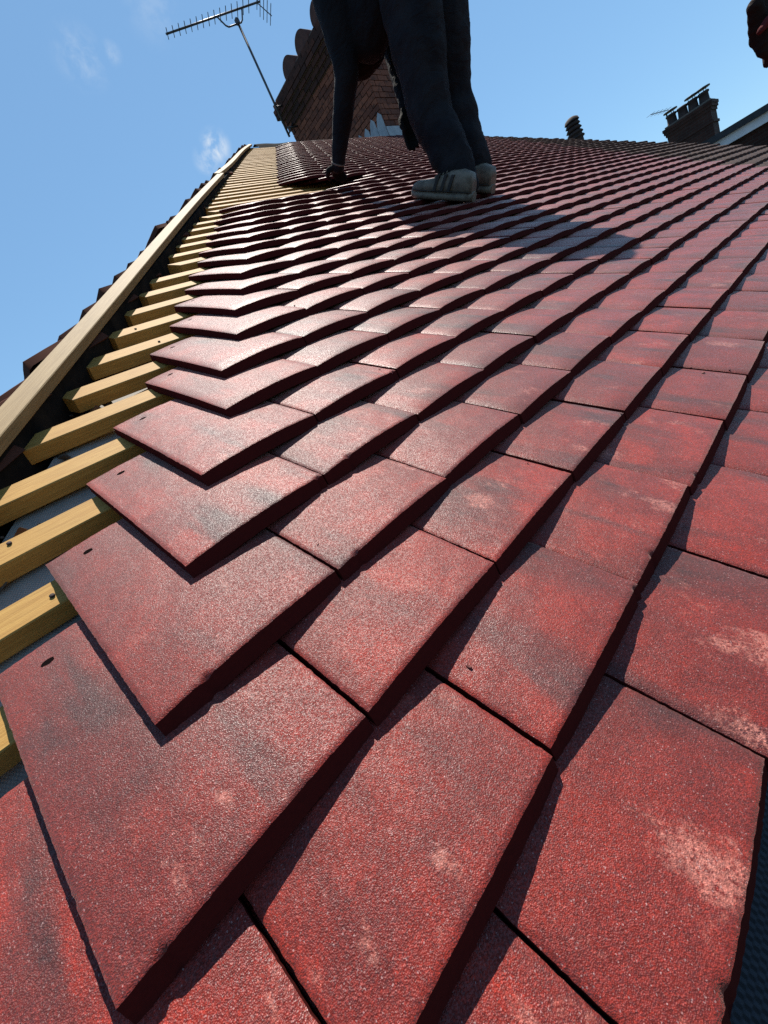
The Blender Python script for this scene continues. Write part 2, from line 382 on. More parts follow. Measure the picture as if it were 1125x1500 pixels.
# battens: one to each course, running from the hip to the far wall
def bar(name, p0, p1, w, h, mat, parent, up, cut0=0.0, cut1=0.0, warp=0.0, seg=1):
    """square-sawn timber with local x along its length; cut0/cut1 skew the ends"""
    L = (p1-p0).length; t = (p1-p0).normalized(); s = up.cross(t).normalized(); n = t.cross(s)
    vs, fs = [], []; e = .0012
    prof = [(-w/2+e, h/2), (w/2-e, h/2), (w/2, h/2-e), (w/2, -h/2+e), (w/2-e, -h/2), (-w/2+e, -h/2), (-w/2, -h/2+e), (-w/2, h/2-e)]
    for i in range(seg+1):
        f = i/seg
        for y, z in prof:
            dx = (cut0*y if i == 0 else 0)+(cut1*y if i == seg else 0)
            vs.append((L*f+dx, y + warp*math.sin(f*7+L), z + warp*.6*math.sin(f*5+1.3*L)))
    k = 8
    fs = [(i*k+j, i*k+(j+1) % k, (i+1)*k+(j+1) % k, (i+1)*k+j) for i in range(seg) for j in range(k)]
    fs += [tuple(range(k))[::-1], tuple(seg*k+j for j in range(k))]
    b = MB(); b.raw(vs, [f[::-1] for f in fs])
    M = Matrix((t, s, n)).transposed().to_4x4(); M.translation = p0
    return add(name, b.mesh(name, mat), parent, M)
NRM = RB @ Vector((0, 0, 1))
BN = -.058                                    # level of the battens' top face
NROW = int((V_RIDGE-.30)/G)
for r in range(-2, NROW+1):
    v = r*G + TL - .036 + random.uniform(-.003, .003)
    c = .470 + random.uniform(-.014, .018)
    if r in (11, 17, 18): c -= .06
    u0 = hip_u(v, c); n = BN-.0125 + random.uniform(-.0015, .0005)
    u1 = U_END-.05
    if r in (16, 19, 20, 21, 23, 27):         # two lengths butted side by side
        um = u0 + random.uniform(.5, 1.4)
        bar('batten', rf(u0, v, n), rf(um, v-.004, n), .036, .025, PINE, house, NRM, -.55)
        bar('batten', rf(um+.003, v+.004, n), rf(u1, v, n), .037, .025, PINE, house, NRM, .1)
    else:
        bar('batten', rf(u0, v, n), rf(u1, v+random.uniform(-.004, .004), n), .037+random.uniform(-.002, .002), .025, PINE, house, NRM, -random.uniform(.3, .75))

mb = MB(); rn = random.Random(3)
for r in range(-2, NROW+1):
    for k in range(16):
        u = .06+k*.4+rn.uniform(-.01, .01); v = r*G+TL-.036+rn.uniform(-.008, .008)
        if u > hip_u(v, .40) and u < U_END-.1:
            q = rf(u, v, BN+.0002); mb.lathe([(.0026, -.001), (.0026, .0004), (.0, .0005)], Matrix.Translation(q) @ RB.to_4x4(), 8)
stuff(mb.build('batten_nails', POTM, house))
# tiles
def tile_mesh(name, nx, ns, mat, hi=False, seed=0, chips=0, cut=0.0):
    rnd = random.Random(seed)
    hw = TW/2; e = .0022
    xs = [-hw, -hw+e] + [-hw+e+(TW-2*e)*i/nx for i in range(1, nx)] + [hw-e, hw]
    ss = [0, e] + [e+(TL-2*e)*i/ns for i in range(1, ns)] + [TL-e, TL]
    nX, nS = len(xs), len(ss)
    chip = [(rnd.uniform(-hw, hw), rnd.choice((0, 0, TL*.4)), rnd.uniform(.003, .006)) for _ in range(chips)]
    def top(x, s): return -.189*s + .0018*4*(s/TL)*(1-s/TL) + .0042*(1-(x/hw)**2)
    T = []
    for j, s in enumerate(ss):
        for i, x in enumerate(xs):
            z = top(x, s); X, Y = x, s
            edge = i in (0, nX-1) or j in (0, nS-1)
            if edge: z -= .0011
            if hi:
                q = (x*260, s*260, seed*9.1)
                z += .00022*mnoise.noise((x*420, s*420, seed*5.3)) + .0004*mnoise.noise((x*60, s*60, seed*3.1))
                if i in (0, nX-1): X += .0002*mnoise.noise((1.3*seed, s*230, 2)) + .0006*mnoise.noise((seed, s*700, 5))
                if j in (0, nS-1): Y += .0002*mnoise.noise((x*230, seed*2.1, 7)) + .0006*mnoise.noise((x*700, seed, 1))
            if cut: xl = -hw+s*cut; X = xl+(X+hw)/TW*(hw+.13-xl)
            for cx, cs, cr in chip:
                d = math.hypot(x-cx, s-cs)
                if d < cr: z -= .004*(1-d/cr); 
            T.append((X, Y, z))
    uvs = {}
    vs = list(T); fs = []; sm = []
    def I(i, j): return j*nX+i
    for j in range(nS-1):
        for i in range(nX-1): fs.append((I(i, j), I(i+1, j), I(i+1, j+1), I(i, j+1))); sm.append(True)
    uv = [(t[0], t[1]) for t in T]
    def strip(top_idx, off):
        b = len(vs)
        for k in top_idx:
            vs.append(T[k]); uv.append((T[k][0], T[k][1]))
        for k in top_idx:
            x, y, z = T[k]; dx, dy = off(x, y)
            q = (x+dx, y+dy, z-TT+(.0005*mnoise.noise((x*300, y*300, seed)) if hi else 0)); vs.append(q); uv.append((x+dx*2+.5, y+dy+.012))
        n = len(top_idx)
        for k in range(n-1): fs.append((b+k+1, b+k, b+n+k, b+n+k+1)); sm.append(hi)
    front = lambda x, y: (0, -.0085 + (.0002*mnoise.noise((x*180, seed, 3)) if hi else 0))
    none = lambda x, y: (0, 0)
    strip([I(i, 0) for i in range(nX)][::-1], front)
    strip([I(i, nS-1) for i in range(nX)], none)
    strip([I(0, j) for j in range(nS)], lambda x, y: (0, -.0085 if y < .001 else 0))
    strip([I(nX-1, j) for j in range(nS)][::-1], lambda x, y: (0, -.0085 if y < .001 else 0))
    # underside
    b = len(vs); xi = [0, nX//2, nX-1]
    for j in (0, nS//2, nS-1):
        for i in xi:
            x, y, z = T[I(i, j)]; vs.append((x, y-(.0085 if j == 0 else 0), z-TT)); uv.append((x+1, y))
    for j in range(2):
        for i in range(2): a = b+j*3+i; fs.append((a, a+3, a+4, a+1)); sm.append(True)
    me = bpy.data.meshes.new(name); me.from_pydata(vs, [], fs); me.polygons.foreach_set('use_smooth', sm)
    ul = me.uv_layers.new(name='UVMap')
    fl = []
    for l in me.loops: fl += uv[l.vertex_index]
    ul.data.foreach_set('uv', fl)
    me.materials.append(mat); me.materials.append(EDGE if mat is TILE else OEDGE)
    ntop = (nX-1)*(nS-1); me.polygons.foreach_set('material_index', [0 if i < ntop else 1 for i in range(len(fs))])
    me.update(); return me
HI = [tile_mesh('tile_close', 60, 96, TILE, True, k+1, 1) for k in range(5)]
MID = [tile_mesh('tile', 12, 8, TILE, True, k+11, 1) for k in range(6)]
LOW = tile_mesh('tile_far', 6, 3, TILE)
ROW_U = {-2: -.186, -1: -.102, 0: .007, 1: .077, 2: .161, 3: .240, 4: .338, 5: .401, 6: .499, 7: .568, 8: .655, 9: .727, 10: .82, 11: .884}
def row_start(r):
    if r in ROW_U: return ROW_U[r]
    return .884 + (r-11)*.0818 + (.010 if r % 2 == 0 else -.004)
tiles = []
rt = random.Random(5)
for r in range(-2, NROW-1):
    s0 = row_start(r); v = r*G
    lim = -9
    if r > 17:
        lim = {18: 2.16, 19: 2.30, 20: 2.42, 21: 2.20}.get(r, s0+2*TP)
    k = 0
    while s0+(k+.2)*TP < U_END:
        uc = s0+(k+.5)*TP
        if uc-TP/2 > lim-.03:
            old = uc > 4.35+max(0, v-.3)*.62 + .12*math.sin(r*2.3)
            tiles.append([uc+rt.uniform(-.0012, .0012), v+rt.uniform(-.0018, .0018), old, r, k])
        k += 1
def tile_M(t):
    lift = rt.uniform(0, .0012)
    E_ = Matrix.Rotation(rt.uniform(-.006, .006), 3, 'Z') @ Matrix.Rotation(rt.uniform(-.018, .018), 3, 'Y') @ Matrix.Rotation(rt.uniform(-.008, .008), 3, 'X')
    M = (RB @ E_).to_4x4(); M.translation = rf(t[0], t[1], lift); return M
def pix(p):
    d = p-CAM; z = d.dot(AZ); 
    if z < .02: return None
    return (IMG_W/2+F_PX*d.dot(AX)/z, IMG_H/2+F_PX*d.dot(AY)/z)
def inframe(t):
    for du in (-.08, 0, .08):
        for dv in (0, .1, .2):
            q = pix(rf(t[0]+du, t[1]+dv, -.01))
            if q and -20 < q[0] < IMG_W+20 and -20 < q[1] < IMG_H+20: return True
    return False
for t in tiles:
    t.append((rf(t[0], t[1])-CAM).length + (0 if inframe(t) else 50))
tiles.sort(key=lambda t: t[5])
def roof_uv(x, y):
    q = RB.transposed() @ (on_roof(x, y, -.006)-rf(0, 0, 0)); return q.x, q.y
SCUFF = [(roof_uv(x, y), r) for x, y, r in ((1040, 1285, .021), (335, 1172, .006), (652, 1262, .006), (12, 1235, .016), (1000, 640, .012), (1060, 505, .018), (965, 748, .012), (700, 735, .013), (1110, 955, .014), (1050, 420, .014), (530, 634, .007), (890, 655, .012))]
far = {False: [], True: []}
for i, t in enumerate(tiles):
    M = tile_M(t)
    if i < 300 and not t[2]:
        me = HI[(t[3]*3+t[4]*2) % 5] if t[5] < .62 else MID[rt.randrange(6)]
        o = add('tile', me, house, M)
        for (su, sv), sr in SCUFF:
            if abs(su-t[0]) < TW/2 and t[1] < sv < t[1]+G: o['scuff_x'] = su-t[0]; o['scuff_y'] = sv-t[1]; o['scuff_r'] = sr
    else: far[t[2]].append(M)
def joined_tiles(name, mats, mat, src=LOW):
    nv = len(src.vertices); vs, fs, uvl, rr, sm = [], [], [], [], []
    sv = [q.co.copy() for q in src.vertices]; sf = [tuple(p.vertices) for p in src.polygons]; ssm = [p.use_smooth for p in src.polygons]; smi = [p.material_index for p in src.polygons]; mi = []
    su = [tuple(q.uv) for q in src.uv_layers[0].data]
    for M in mats:
        b = len(vs); vs += [tuple(M @ q) for q in sv]; fs += [tuple(i+b for i in f) for f in sf]; sm += ssm; mi += smi
        for q in su: uvl += q
        x = random.random(); rr += [x]*nv
    me = bpy.data.meshes.new(name); me.from_pydata(vs, [], fs); me.polygons.foreach_set('use_smooth', sm)
    ul = me.uv_layers.new(name='UVMap'); ul.data.foreach_set('uv', uvl)
    at = me.attributes.new('tile_rand', 'FLOAT', 'POINT'); at.data.foreach_set('value', rr)
    me.materials.append(mat); me.materials.append(EDGE if mat is TILE else OEDGE); me.polygons.foreach_set('material_index', mi); return stuff(add(name, me, house))
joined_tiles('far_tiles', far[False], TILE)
joined_tiles('old_tiles', far[True], OLDT)['label'] = 'weathered brown tiles left at the far edge of the slope'

# hip: rough timbers, old battens of the other slope and its old tiles
HD = Vector((1, HIPK*CP, HIPK*SP)).normalized()
def hipp(u, c, n): return rf(u, HIPK*u+c, n)
bar('hip_board', hipp(-.16, .486, -.026), hipp(2.02, .488, -.022), .036, .018, PALE, house, NRM, 0, 0, .003, 14)['label'] = 'long pale sawn timber nailed up the hip'
bar('hip_board', hipp(1.98, .515, -.016), hipp(3.98, .45, -.03), .036, .018, PALE, house, NRM, 0, 0, .006, 16)['label'] = 'upper pale timber bowed towards the ridge'
bar('hip_rafter', hipp(-.5, .488, -.118), hipp(4.0, .488, -.118), .035, .16, BLACKM, house, NRM)  # rafter coloured black to read as part of the shaded void
def mir(M4):                                  # reflect a roof placement across the vertical plane of the hip
    R = Matrix(((0, 1, 0, -HK), (1, 0, 0, HK), (0, 0, 1, 0), (0, 0, 0, 1)))
    return R @ M4
ro = random.Random(21)
OLD_ME = [tile_mesh('old_tile', 8, 5, OLDR, True, k+31, 2, CP) for k in range(4)]
nold = 0; far_old = []
for r in range(-3, NROW+2):
    v = r*G + .05
    ue = hip_u(v, .50) + ro.uniform(.022, .045) + (.03 if r < 3 else 0)
    E_ = Matrix.Rotation(ro.uniform(-.05, .05), 3, 'Z') @ Matrix.Rotation(ro.uniform(-.04, .05), 3, 'Y') @ Matrix.Rotation(ro.uniform(-.04, .04), 3, 'X')
    M = (RB @ E_).to_4x4(); M.translation = rf(ue+TP/2, v, ro.uniform(-.006, .024))
    add('old_tile', OLD_ME[ro.randrange(4)], house, mir(M))
hm = []
for r in range(-3, NROW+2):                   # the rest of the old tiling on the hip end
    v = r*G+.05; u = hip_u(v, .50)+.34+(.08 if r % 2 else 0); ue = 2*yy-v*CP-HK-.1
    while u < ue:
        E_ = Matrix.Rotation(ro.uniform(-.02, .02), 3, 'Z'); M = (RB @ E_).to_4x4(); M.translation = rf(u, v, ro.uniform(-.004, .004)); hm.append(mir(M)); u += TP
joined_tiles('hip_end_tiles', hm, OLDR)
for r in range(-2, NROW):                     # ends of the old battens and jack timbers seen under the hip board
    v = r*G+.10+ro.uniform(-.02, .02)
    u0 = hip_u(v, .42)-ro.uniform(.0, .05)
    p0, p1 = rf(u0, v, -.115), rf(u0+1.2, v, -.115)
    R = lambda q: Vector((q.y-HK, q.x+HK, q.z))
    bar('old_batten', R(p0), R(p1), .038, .026, OLDW, house, Vector((-SP, 0, CP)), ro.uniform(-.4, .4))
# grit and scraps lying along the hip
mb = MB()
for i in range(520):
    u = ro.uniform(-.1, 2.2); q = hipp(u, .42+ro.uniform(-.05, .14), -.088+ro.uniform(0, .006))
    s = ro.uniform(.002, .010); mb.box((0, 0, 0), (s, s*ro.uniform(.4, 1.6), s*.6), Matrix.Translation(q) @ Matrix.Rotation(ro.uniform(0, 6), 4, 'Z') @ Matrix.Rotation(ro.uniform(0, 6), 4, 'X'), s*.25)
stuff(mb.build('hip_debris', mat_plain('grit', rgb(.05, .042, .035), rgb(.14, .12, .10), 60, .95), house))
# crumbs of concrete on the new tiles
mb = MB()
for i in range(120):
    k = ro.randrange(-2, 14); u = row_start(k)+ro.uniform(.02, 1.5); ds = ro.uniform(.004, .09)
    q = rf(u, k*G+ds, -.189*ds+.003)
    s = ro.uniform(.0008, .0026); mb.box((0, 0, 0), (s, s*ro.uniform(.7, 2.2), s*.7), Matrix.Translation(q) @ Matrix.Rotation(ro.uniform(0, 6), 4, 'Z'), s*.3)
stuff(mb.build('tile_crumbs', mat_plain('crumb', rgb(.10, .025, .022), rgb(.30, .12, .10), 60, .95), house))

# ridge: strip of membrane and one bent ridge cap
mb = MB()
vs = []
N = 40
for i in range(N+1):
    u = 4.12 + (U_END-4.12)*i/N; w = .012*mnoise.noise((u*3, 0, 1))
    for dv, n in ((-.09, -.06), (-.03, -.04), (.02, -.03), (.06, -.06)): vs.append(rf(u, V_RIDGE+dv, n+w))
mb.raw(vs, [(i*4+j, (i+1)*4+j, (i+1)*4+j+1, i*4+j+1) for i in range(N) for j in range(3)], True)
mb.build('ridge_membrane', BLACKM, house)
# eaves: dark woven membrane hanging into the gutter, fascia, gutter
vs, fs = [], []
for i in range(61):
    u = -1.0 + (U_END+1.0)*i/60
    for j, (v, n) in enumerate(((-.10, -.075), (-.22, -.062), (-.30, -.075), (-.42, -.13))):
        vs.append(rf(u, v, n + .006*mnoise.noise((u*6, j*2, 4))))
for i in range(60):
    for j in range(3): a = i*4+j; fs.append((a, a+4, a+5, a+1))
mb = MB(); mb.raw(vs, fs, True); mb.build('eaves_membrane', NET, house)
mb = MB(); mb.box((U_END/2-.5, .0, Z0-.24), (U_END+1.0, .025, .20)); mb.build('fascia_board', WHITE, house)
mb = MB(); vs = []; fs = []
for i in range(2):
    for k in range(13): a = PI+PI*k/12; vs.append((-1.0 if i == 0 else U_END, -.33+.062*math.cos(a), Z0-.31+.062*math.sin(a)))
for k in range(12): fs.append((k, k+1, 14+k, 13+k))
mb.raw(vs, fs, True); mb.build('gutter', DGREY, house)

# ------------------------------------------------------------------ chimney stacks
BR_ME = []
for k in range(4):
    rb = random.Random(k); mb = MB(); mb.box((0, 0, 0), (.213, .05, .064), None, .0022); BR_ME.append(mb.mesh('brick', BRICK))
HB_ME = []
for k in range(2):
    mb = MB(); mb.box((0, 0, 0), (.102, .05, .064), None, .002); HB_ME.append(mb.mesh('brick', BRICK))
SB_ME = []
for k in range(3):
    mb = MB(); mb.box((0, 0, 0), (.213, .05, .064), None, .003); SB_ME.append(mb.mesh('brick', SOOT))
def brick_face(parent, o, d, nrm, length, z0, ncourse, proj=0.0, start=0):
    d = Vector(d).normalized(); nrm = Vector(nrm).normalized()
    for j in range(ncourse):
        x = -.1125 if (j+start) % 2 else 0.0
        while x < length-.03:
            a, b = max(x, 0), min(x+.2135, length)
            if b-a > .05:
                full = b-a > .16
                me = random.choice((SB_ME if proj > 0 else BR_ME) if full else HB_ME)
                q = Vector(o)+d*((a+b)/2)+nrm*(proj-.018+random.uniform(-.002, .003)); q.z = z0+.0375+j*.075
                M = Matrix((d, nrm, Vector((0, 0, 1)))).transposed()
                if M.determinant() < 0: M = Matrix((-d, nrm, Vector((0, 0, 1)))).transposed()
                M = M @ Matrix.Diagonal(((b-a)/(.2135 if full else .1025), 1, 1))
                M = M.to_4x4(); M.translation = q
                add('brick', me, parent, M)
            x += .225
SU, SY0, SY1, SD = 6.70, 4.50, 6.38, .80
SZ0, SZ1 = Z0+2.55, Z0+4.44
st = thing('chimney_stack', 'broad brick chimney stack with corbelled top and half-round caps, lead flashing at its foot', 'chimney', (SU+SD/2, (SY0+SY1)/2, SZ0))
mb = MB(); mb.box((SU+SD/2, (SY0+SY1)/2, (SZ0+SZ1)/2), (SD-.03, SY1-SY0-.03, SZ1-SZ0))
NC = 6
for j in range(NC):
    pj = (.03, .055, .08, .11, .11, .085)[j]; mb.box((SU+SD/2, (SY0+SY1)/2, SZ1+.0375+j*.075), (SD-.03+2*pj, SY1-SY0-.03+2*pj, .0745))
mb.build('mortar_core', MORT, st)
nco = int(round((SZ1-SZ0)/.075))
brick_face(st, (SU, SY0, 0), (0, 1, 0), (-1, 0, 0), SY1-SY0, SZ1-nco*.075, nco)
brick_face(st, (SU, SY0, 0), (1, 0, 0), (0, -1, 0), SD, SZ1-nco*.075, nco, 0, 1)
for j in range(NC):
    pj = (.03, .055, .08, .11, .11, .085)[j]
    brick_face(st, (SU, SY0-pj, 0), (0, 1, 0), (-1, 0, 0), SY1-SY0+2*pj, SZ1+j*.075, 1, pj, j)
    brick_face(st, (SU-pj, SY0, 0), (1, 0, 0), (0, -1, 0), SD+2*pj, SZ1+j*.075, 1, pj, j+1)
ztop = SZ1+NC*.075
mb = MB(); mb.box((SU+SD/2, (SY0+SY1)/2, ztop+.02), (SD+.06, SY1-SY0+.06, .05), None, .01); mb.build('flaunching', MORT, st)
for i, (px, py) in enumerate(((427, 108), (443, 66), (467, 24), (490, -14))):
    c = on_u(px, py, SU-.05); mb = MB(); R_ = .165; vs = []; fs = []
    for x in (SU-.06, SU+SD+.04):
        for k in range(17):
            a = PI*1.14*k/16-.07*PI; vs.append((x, c.y+R_*math.cos(a), ztop+.05+R_*math.sin(a)*1.05))
    for k in range(16): fs.append((k, k+1, 18+k, 17+k))
    mb.raw(vs, fs, True); mb.f += [tuple(range(17))[::-1], tuple(range(17, 34))]; mb.sm += [False, False]
    mb.build('half_round_cap', TERRA, st)
# lead: stepped pieces along the foot, and an apron
for i in range(6):
    y = SY0+.01+i*.16; zb = Z0+3.02; zt = Z0+3.46+.015*(i % 2)
    mb = MB(); vs = []
    for x in (SU-.012, SU-.004):
        vs += [(x, y, zb), (x, y+.165, zb), (x, y+.165, zt-.17), (x, y+.10, zt-.05), (x, y+.045, zt), (x, y, zt-.06)]
    mb.raw(vs, [(5, 4, 3, 2, 1, 0), (6, 7, 8, 9, 10, 11)]+[(i_, (i_+1) % 6, (i_+1) % 6+6, i_+6) for i_ in range(6)])
    mb.build('lead_flashing', LEAD, st)
mb = MB(); mb.box((SU+SD/2, SY0-.008, Z0+3.12), (SD+.03, .008, .22), None, .004); mb.build('lead_apron', LEAD, st)

def pot_profile(r, h): return [(0, 0), (r*1.15, 0), (r*1.15, h*.12), (r, h*.16), (r*.9, h*.75), (r*1.08, h*.8), (r*1.12, h*.93), (r*.95, h), (r*.75, h), (r*.72, h*.7), (0, h*.7)]
# far stack with four pots
FU = 20.0
pL, pR, pb = on_u(970, 189, FU), on_u(1044, 148, FU), on_u(1050, 205, FU)
fz = (pL.z+pR.z)/2; fy0, fy1 = pR.y, pL.y
fs_ = thing('chimney_stack', 'far brick chimney stack with four pots beyond the far edge of the roof', 'chimney', (FU+.4, (fy0+fy1)/2, fz-2.4))
mb = MB(); yc, wy = (fy0+fy1)/2, fy1-fy0
mb.box((FU+.4, yc, fz-1.35), (.8, wy-.16, 2.3)); mb.build('wall', BDARK, fs_)
mb = MB()
for j, pr_ in enumerate((.03, .06, .08)): mb.box((FU+.4, yc, fz-.20+j*.08+.0), (.8+2*pr_-.02, wy-.16+2*pr_, .079))
mb.box((FU+.4, yc, fz-.54), (.87, wy-.09, .07)); mb.build('corbel', BDARK, fs_)
mb = MB(); mb.box((FU+.4, yc, fz+.02), (.75, wy-.12, .06)); mb.build('flaunching', MORT, fs_)
for i, (px, py) in enumerate(((981, 178), (998, 172), (1013, 161), (1029, 150))):
    c = on_u(px, py, FU+.0); h = .30
    mb = MB(); mb.lathe(pot_profile(.135, h), Matrix.Translation((FU+.3, c.y, fz+.04))); po = mb.build('chimney_pot', POTM, fs_)
    if i != 1:
        mb = MB(); mb.lathe([(0, .0), (.19, .0), (.19, .03), (.0, .06)], Matrix.Translation((FU+.3, c.y, fz+.04+h+.07)))
        for a in range(3): mb.box((FU+.3+.1*math.cos(a*2.1), c.y+.1*math.sin(a*2.1), fz+.04+h+.03), (.015, .015, .1))
        mb.build('rain_cap', STEEL, po)

# ------------------------------------------------------------------ houses beyond the far edge
nh = thing('house', 'neighbouring house with parallel ridge largely hidden behind the tiled slope', 'house', (12.5, 4.4, 0))
zrn = Z0+2.25
mb = MB(); mb.box((12.5, 4.4, (Z0-.4)/2), (7.4, 8.2, Z0-.4)); mb.build('wall', BDARK, nh)
mb = MB(); vs = [(8.6, .1, Z0-.55), (16.4, .1, Z0-.55), (16.4, 4.4, zrn), (8.6, 4.4, zrn), (16.4, 8.7, Z0-.55), (8.6, 8.7, Z0-.55)]
mb.raw(vs, [(0, 1, 2, 3), (3, 2, 4, 5), (0, 3, 5), (1, 4, 2)]); mb.build('roof', DGREY, nh)
c = on_u(845, 207, 12.0)
vent = thing('chimney_pot', 'dark louvred clay chimney pot showing alone over the tile edge', 'chimney pot', (12.0, c.y, c.z-.75))
mb = MB(); mb.lathe([(0, 0), (.15, 0), (.135, .85), (.12, .9), (0, .9)], Matrix.Translation((12.0, c.y, c.z-.75))); mb.build('shaft', POTM, vent)
for k in range(4):
    mb = MB(); z = c.z+.02+k*.085; mb.lathe([(.115, 0), (.175-.008*k, .015), (.165-.01*k, .04), (.115, .075), (0, .075)], Matrix.Translation((12.0, c.y, z))); mb.build('louvre', POTM, vent)
mb = MB(); mb.lathe([(.15, 0), (.13, .05), (.07, .085), (0, .095)], Matrix.Translation((12.0, c.y, c.z+.02+4*.085))); mb.build('cap', POTM, vent)
mb = MB(); mb.box((12.0, c.y, (c.z-.75+Z0)/2), (.55, .55, c.z-.75-Z0)); mb.build('plinth', BDARK, vent)
DU = 16.5
t1, t2, l1, lft = on_u(1125, 152, DU), on_u(1125, 163, DU), on_u(1125, 178, DU), on_u(1050, 206, DU)
dm = thing('house', 'flat-roofed building with white fascia and dark wall beside the far chimney', 'house', (DU+2, t1.y-1.0, 0))
ya, yb = t1.y-4.0, lft.y+.25
mb = MB(); mb.box((DU+2.1, (ya+yb)/2, l1.z/2), (4, yb-ya-.1, l1.z)); mb.build('wall', BDARK, dm)
mb = MB(); mb.box((DU+2.0, (ya+yb)/2, (l1.z+t2.z)/2), (4.1, yb-ya, t2.z-l1.z)); mb.build('fascia', WHITE, dm)
mb = MB(); mb.box((DU+2.0, (ya+yb)/2, (t2.z+t1.z)/2+.001), (4.3, yb-ya+.16, t1.z-t2.z)); mb.build('roof_edge', DGREY, dm)

# ------------------------------------------------------------------ aerials
def aerial(name, label, foot, top, bl, br, nel, el, r, group=None, cradle=True, el_dir=None):
    t = thing(name, label, 'aerial', foot)
    mb = MB(); mb.tube([foot, top], r, 10); mb.build('mast', STEEL, t)
    d = (br-bl).normalized()
    mb = MB(); mb.tube([bl, br], r*.75, 8); boom = mb.build('boom', STEEL, t)
    e = el_dir or d.cross(Vector((0, 0, 1))).normalized()
    L = (br-bl).length
    for i in range(nel):
        c = bl+d*(L*(.015+.86*i/(nel-1))); l = el*(.8+.25*i/nel)
        mb = MB(); mb.tube([c-e*l/2, c+e*l/2], r*.32, 6); mb.build('element', STEEL, t)
    if cradle:
        a, b = bl+d*L*.53, bl+d*L*.80
        dn = Vector((0, 0, -1))
        pts = []
        for i in range(13):
            f = i/12; q = a.lerp(b, f); dep = .17*min(1, min(f, 1-f)*5); pts.append(q+dn*dep*(1 if 0 < i < 12 else .0))
        mb = MB(); mb.tube(pts, r*.62, 8); mb.build('cradle', STEEL, t)
        mb = MB(); q = top; mb.box(tuple(q), (.05, .06, .07)); mb.build('clamp', STEEL, t)
        # corner reflector at the rear end
        for s in (-1, 1):
            for k in range(4):
                c = br+d*(-.03+.035*k)+Vector((0, 0, s*(.05+.05*k)))
                mb = MB(); mb.tube([c-e*el*.75, c+e*el*.75], r*.3, 6); mb.build('reflector_rod', STEEL, t)
            mb = MB(); mb.tube([br+d*-.06, br+d*.085+Vector((0, 0, s*.22))], r*.4, 6); mb.build('reflector_arm', STEEL, t)
    return t
AU = 6.45
foot, top = on_u(424, 200, AU), on_u(346, 36, AU)
top = Vector((foot.x, foot.y, top.z))
zb = top.z+.13
bl, br = on_z(243, 50, zb), on_z(381, 2, zb)
print('BOOM', bl, br, (br-bl).length, 'mast', foot, top)
ae = aerial('tv_aerial', 'long toothed television aerial on a tall mast strapped to the broad chimney stack', foot, top, bl, br, 15, .26, .019)
mb = MB(); q = on_u(404, 157, AU); mb.tube([(AU, foot.y, q.z), (SU-.12, foot.y-.02, q.z)], .014, 8); mb.build('bracket', STEEL, ae)
mb = MB(); q = on_u(418, 188, AU); mb.tube([(AU, foot.y, q.z), (SU+.02, foot.y-.05, q.z-.01)], .014, 8); mb.tube([(AU, foot.y-.03, q.z-.10), (SU+.02, foot.y+.02, q.z+.12)], .012, 8); mb.build('bracket', STEEL, ae)
a1 = on_u(978, 178, FU+.3); a2 = on_u(978, 164, FU+.3); a2 = Vector((a1.x, a1.y, a2.z))
aerial('tv_aerial', 'small distant television aerial beside the far four-pot chimney', Vector((a1.x, a1.y, fz-.3)), a2, on_z(953, 168, a2.z+.02), on_z(979, 161, a2.z+.02), 5, .3, .014, cradle=False)

# ------------------------------------------------------------------ people
def solid(name, mb, mat, parent, voxel=.012, smooth=8, disp=0.0, dscale=.08):
    """fuse overlapping shapes into one continuous skin"""
    me = mb.mesh(name+'_src'); o = bpy.data.objects.new(name+'_src', me); COL.objects.link(o)
    a = o.modifiers.new('r', 'REMESH'); a.mode = 'VOXEL'; a.voxel_size = voxel
    a = o.modifiers.new('s', 'SMOOTH'); a.factor = .5; a.iterations = smooth
    dg = bpy.context.evaluated_depsgraph_get(); dg.update()
    ev = o.evaluated_get(dg); m2 = bpy.data.meshes.new_from_object(ev); m2.name = name
    bpy.data.objects.remove(o); bpy.data.meshes.remove(me)
    if disp:
        nor = [v.normal.copy() for v in m2.vertices]
        for v, nn in zip(m2.vertices, nor):
            q = v.co/dscale
            w = mnoise.noise((q.x+q.z*.5, q.y, q.z*1.5)) - .8*abs(mnoise.noise((q.x*2.2+5, q.y*2.2+q.z, q.z*3.0)))
            v.co += nn*disp*w
    m2.polygons.foreach_set('use_smooth', [True]*len(m2.polygons)); m2.materials.clear(); m2.materials.append(mat); m2.update()
    return add(name, m2, parent)
def hand(mb, wrist, d, side, back, sc=1.0, curl=.7, spread=.02):
    """palm and five fingers; d: wrist to knuckles, side: towards the thumb, back: back of the hand"""
    d, side, back = (Vector(q).normalized() for q in (d, side, back))
    k0 = wrist+d*.085*sc
    for s in (-.030, -.010, .010, .030): mb.capsule([wrist+side*s*.6*sc, k0+side*s*sc], [.017*sc, .0155*sc], 10)
    for i, (s, L) in enumerate(((.031, .072), (.0105, .080), (-.0105, .074), (-.030, .058))):
        p = k0+side*s*sc; ang = curl*(.75+.12*i); pts = [p-d*.01*sc, p]; a = 0
        for q in (.45, .32, .23):
            a += ang; dr = d*math.cos(a) - back*math.sin(a) + side*s*spread; pts.append(pts[-1]+dr.normalized()*L*q*sc)
        mb.capsule(pts, [.0115*sc, .0112*sc, .0105*sc, .0098*sc, .0085*sc], 10)
    p = wrist+d*.02*sc+side*.026*sc
    pts = [p, p+(d*.6+side*.8-back*.3).normalized()*.036*sc]; pts.append(pts[-1]+(d*.9+side*.25-back*.5).normalized()*.03*sc); pts.append(pts[-1]+(d*.9-side*.15-back*.6).normalized()*.024*sc)
    mb.capsule(pts, [.016*sc, .0135*sc, .012*sc, .0095*sc], 10)
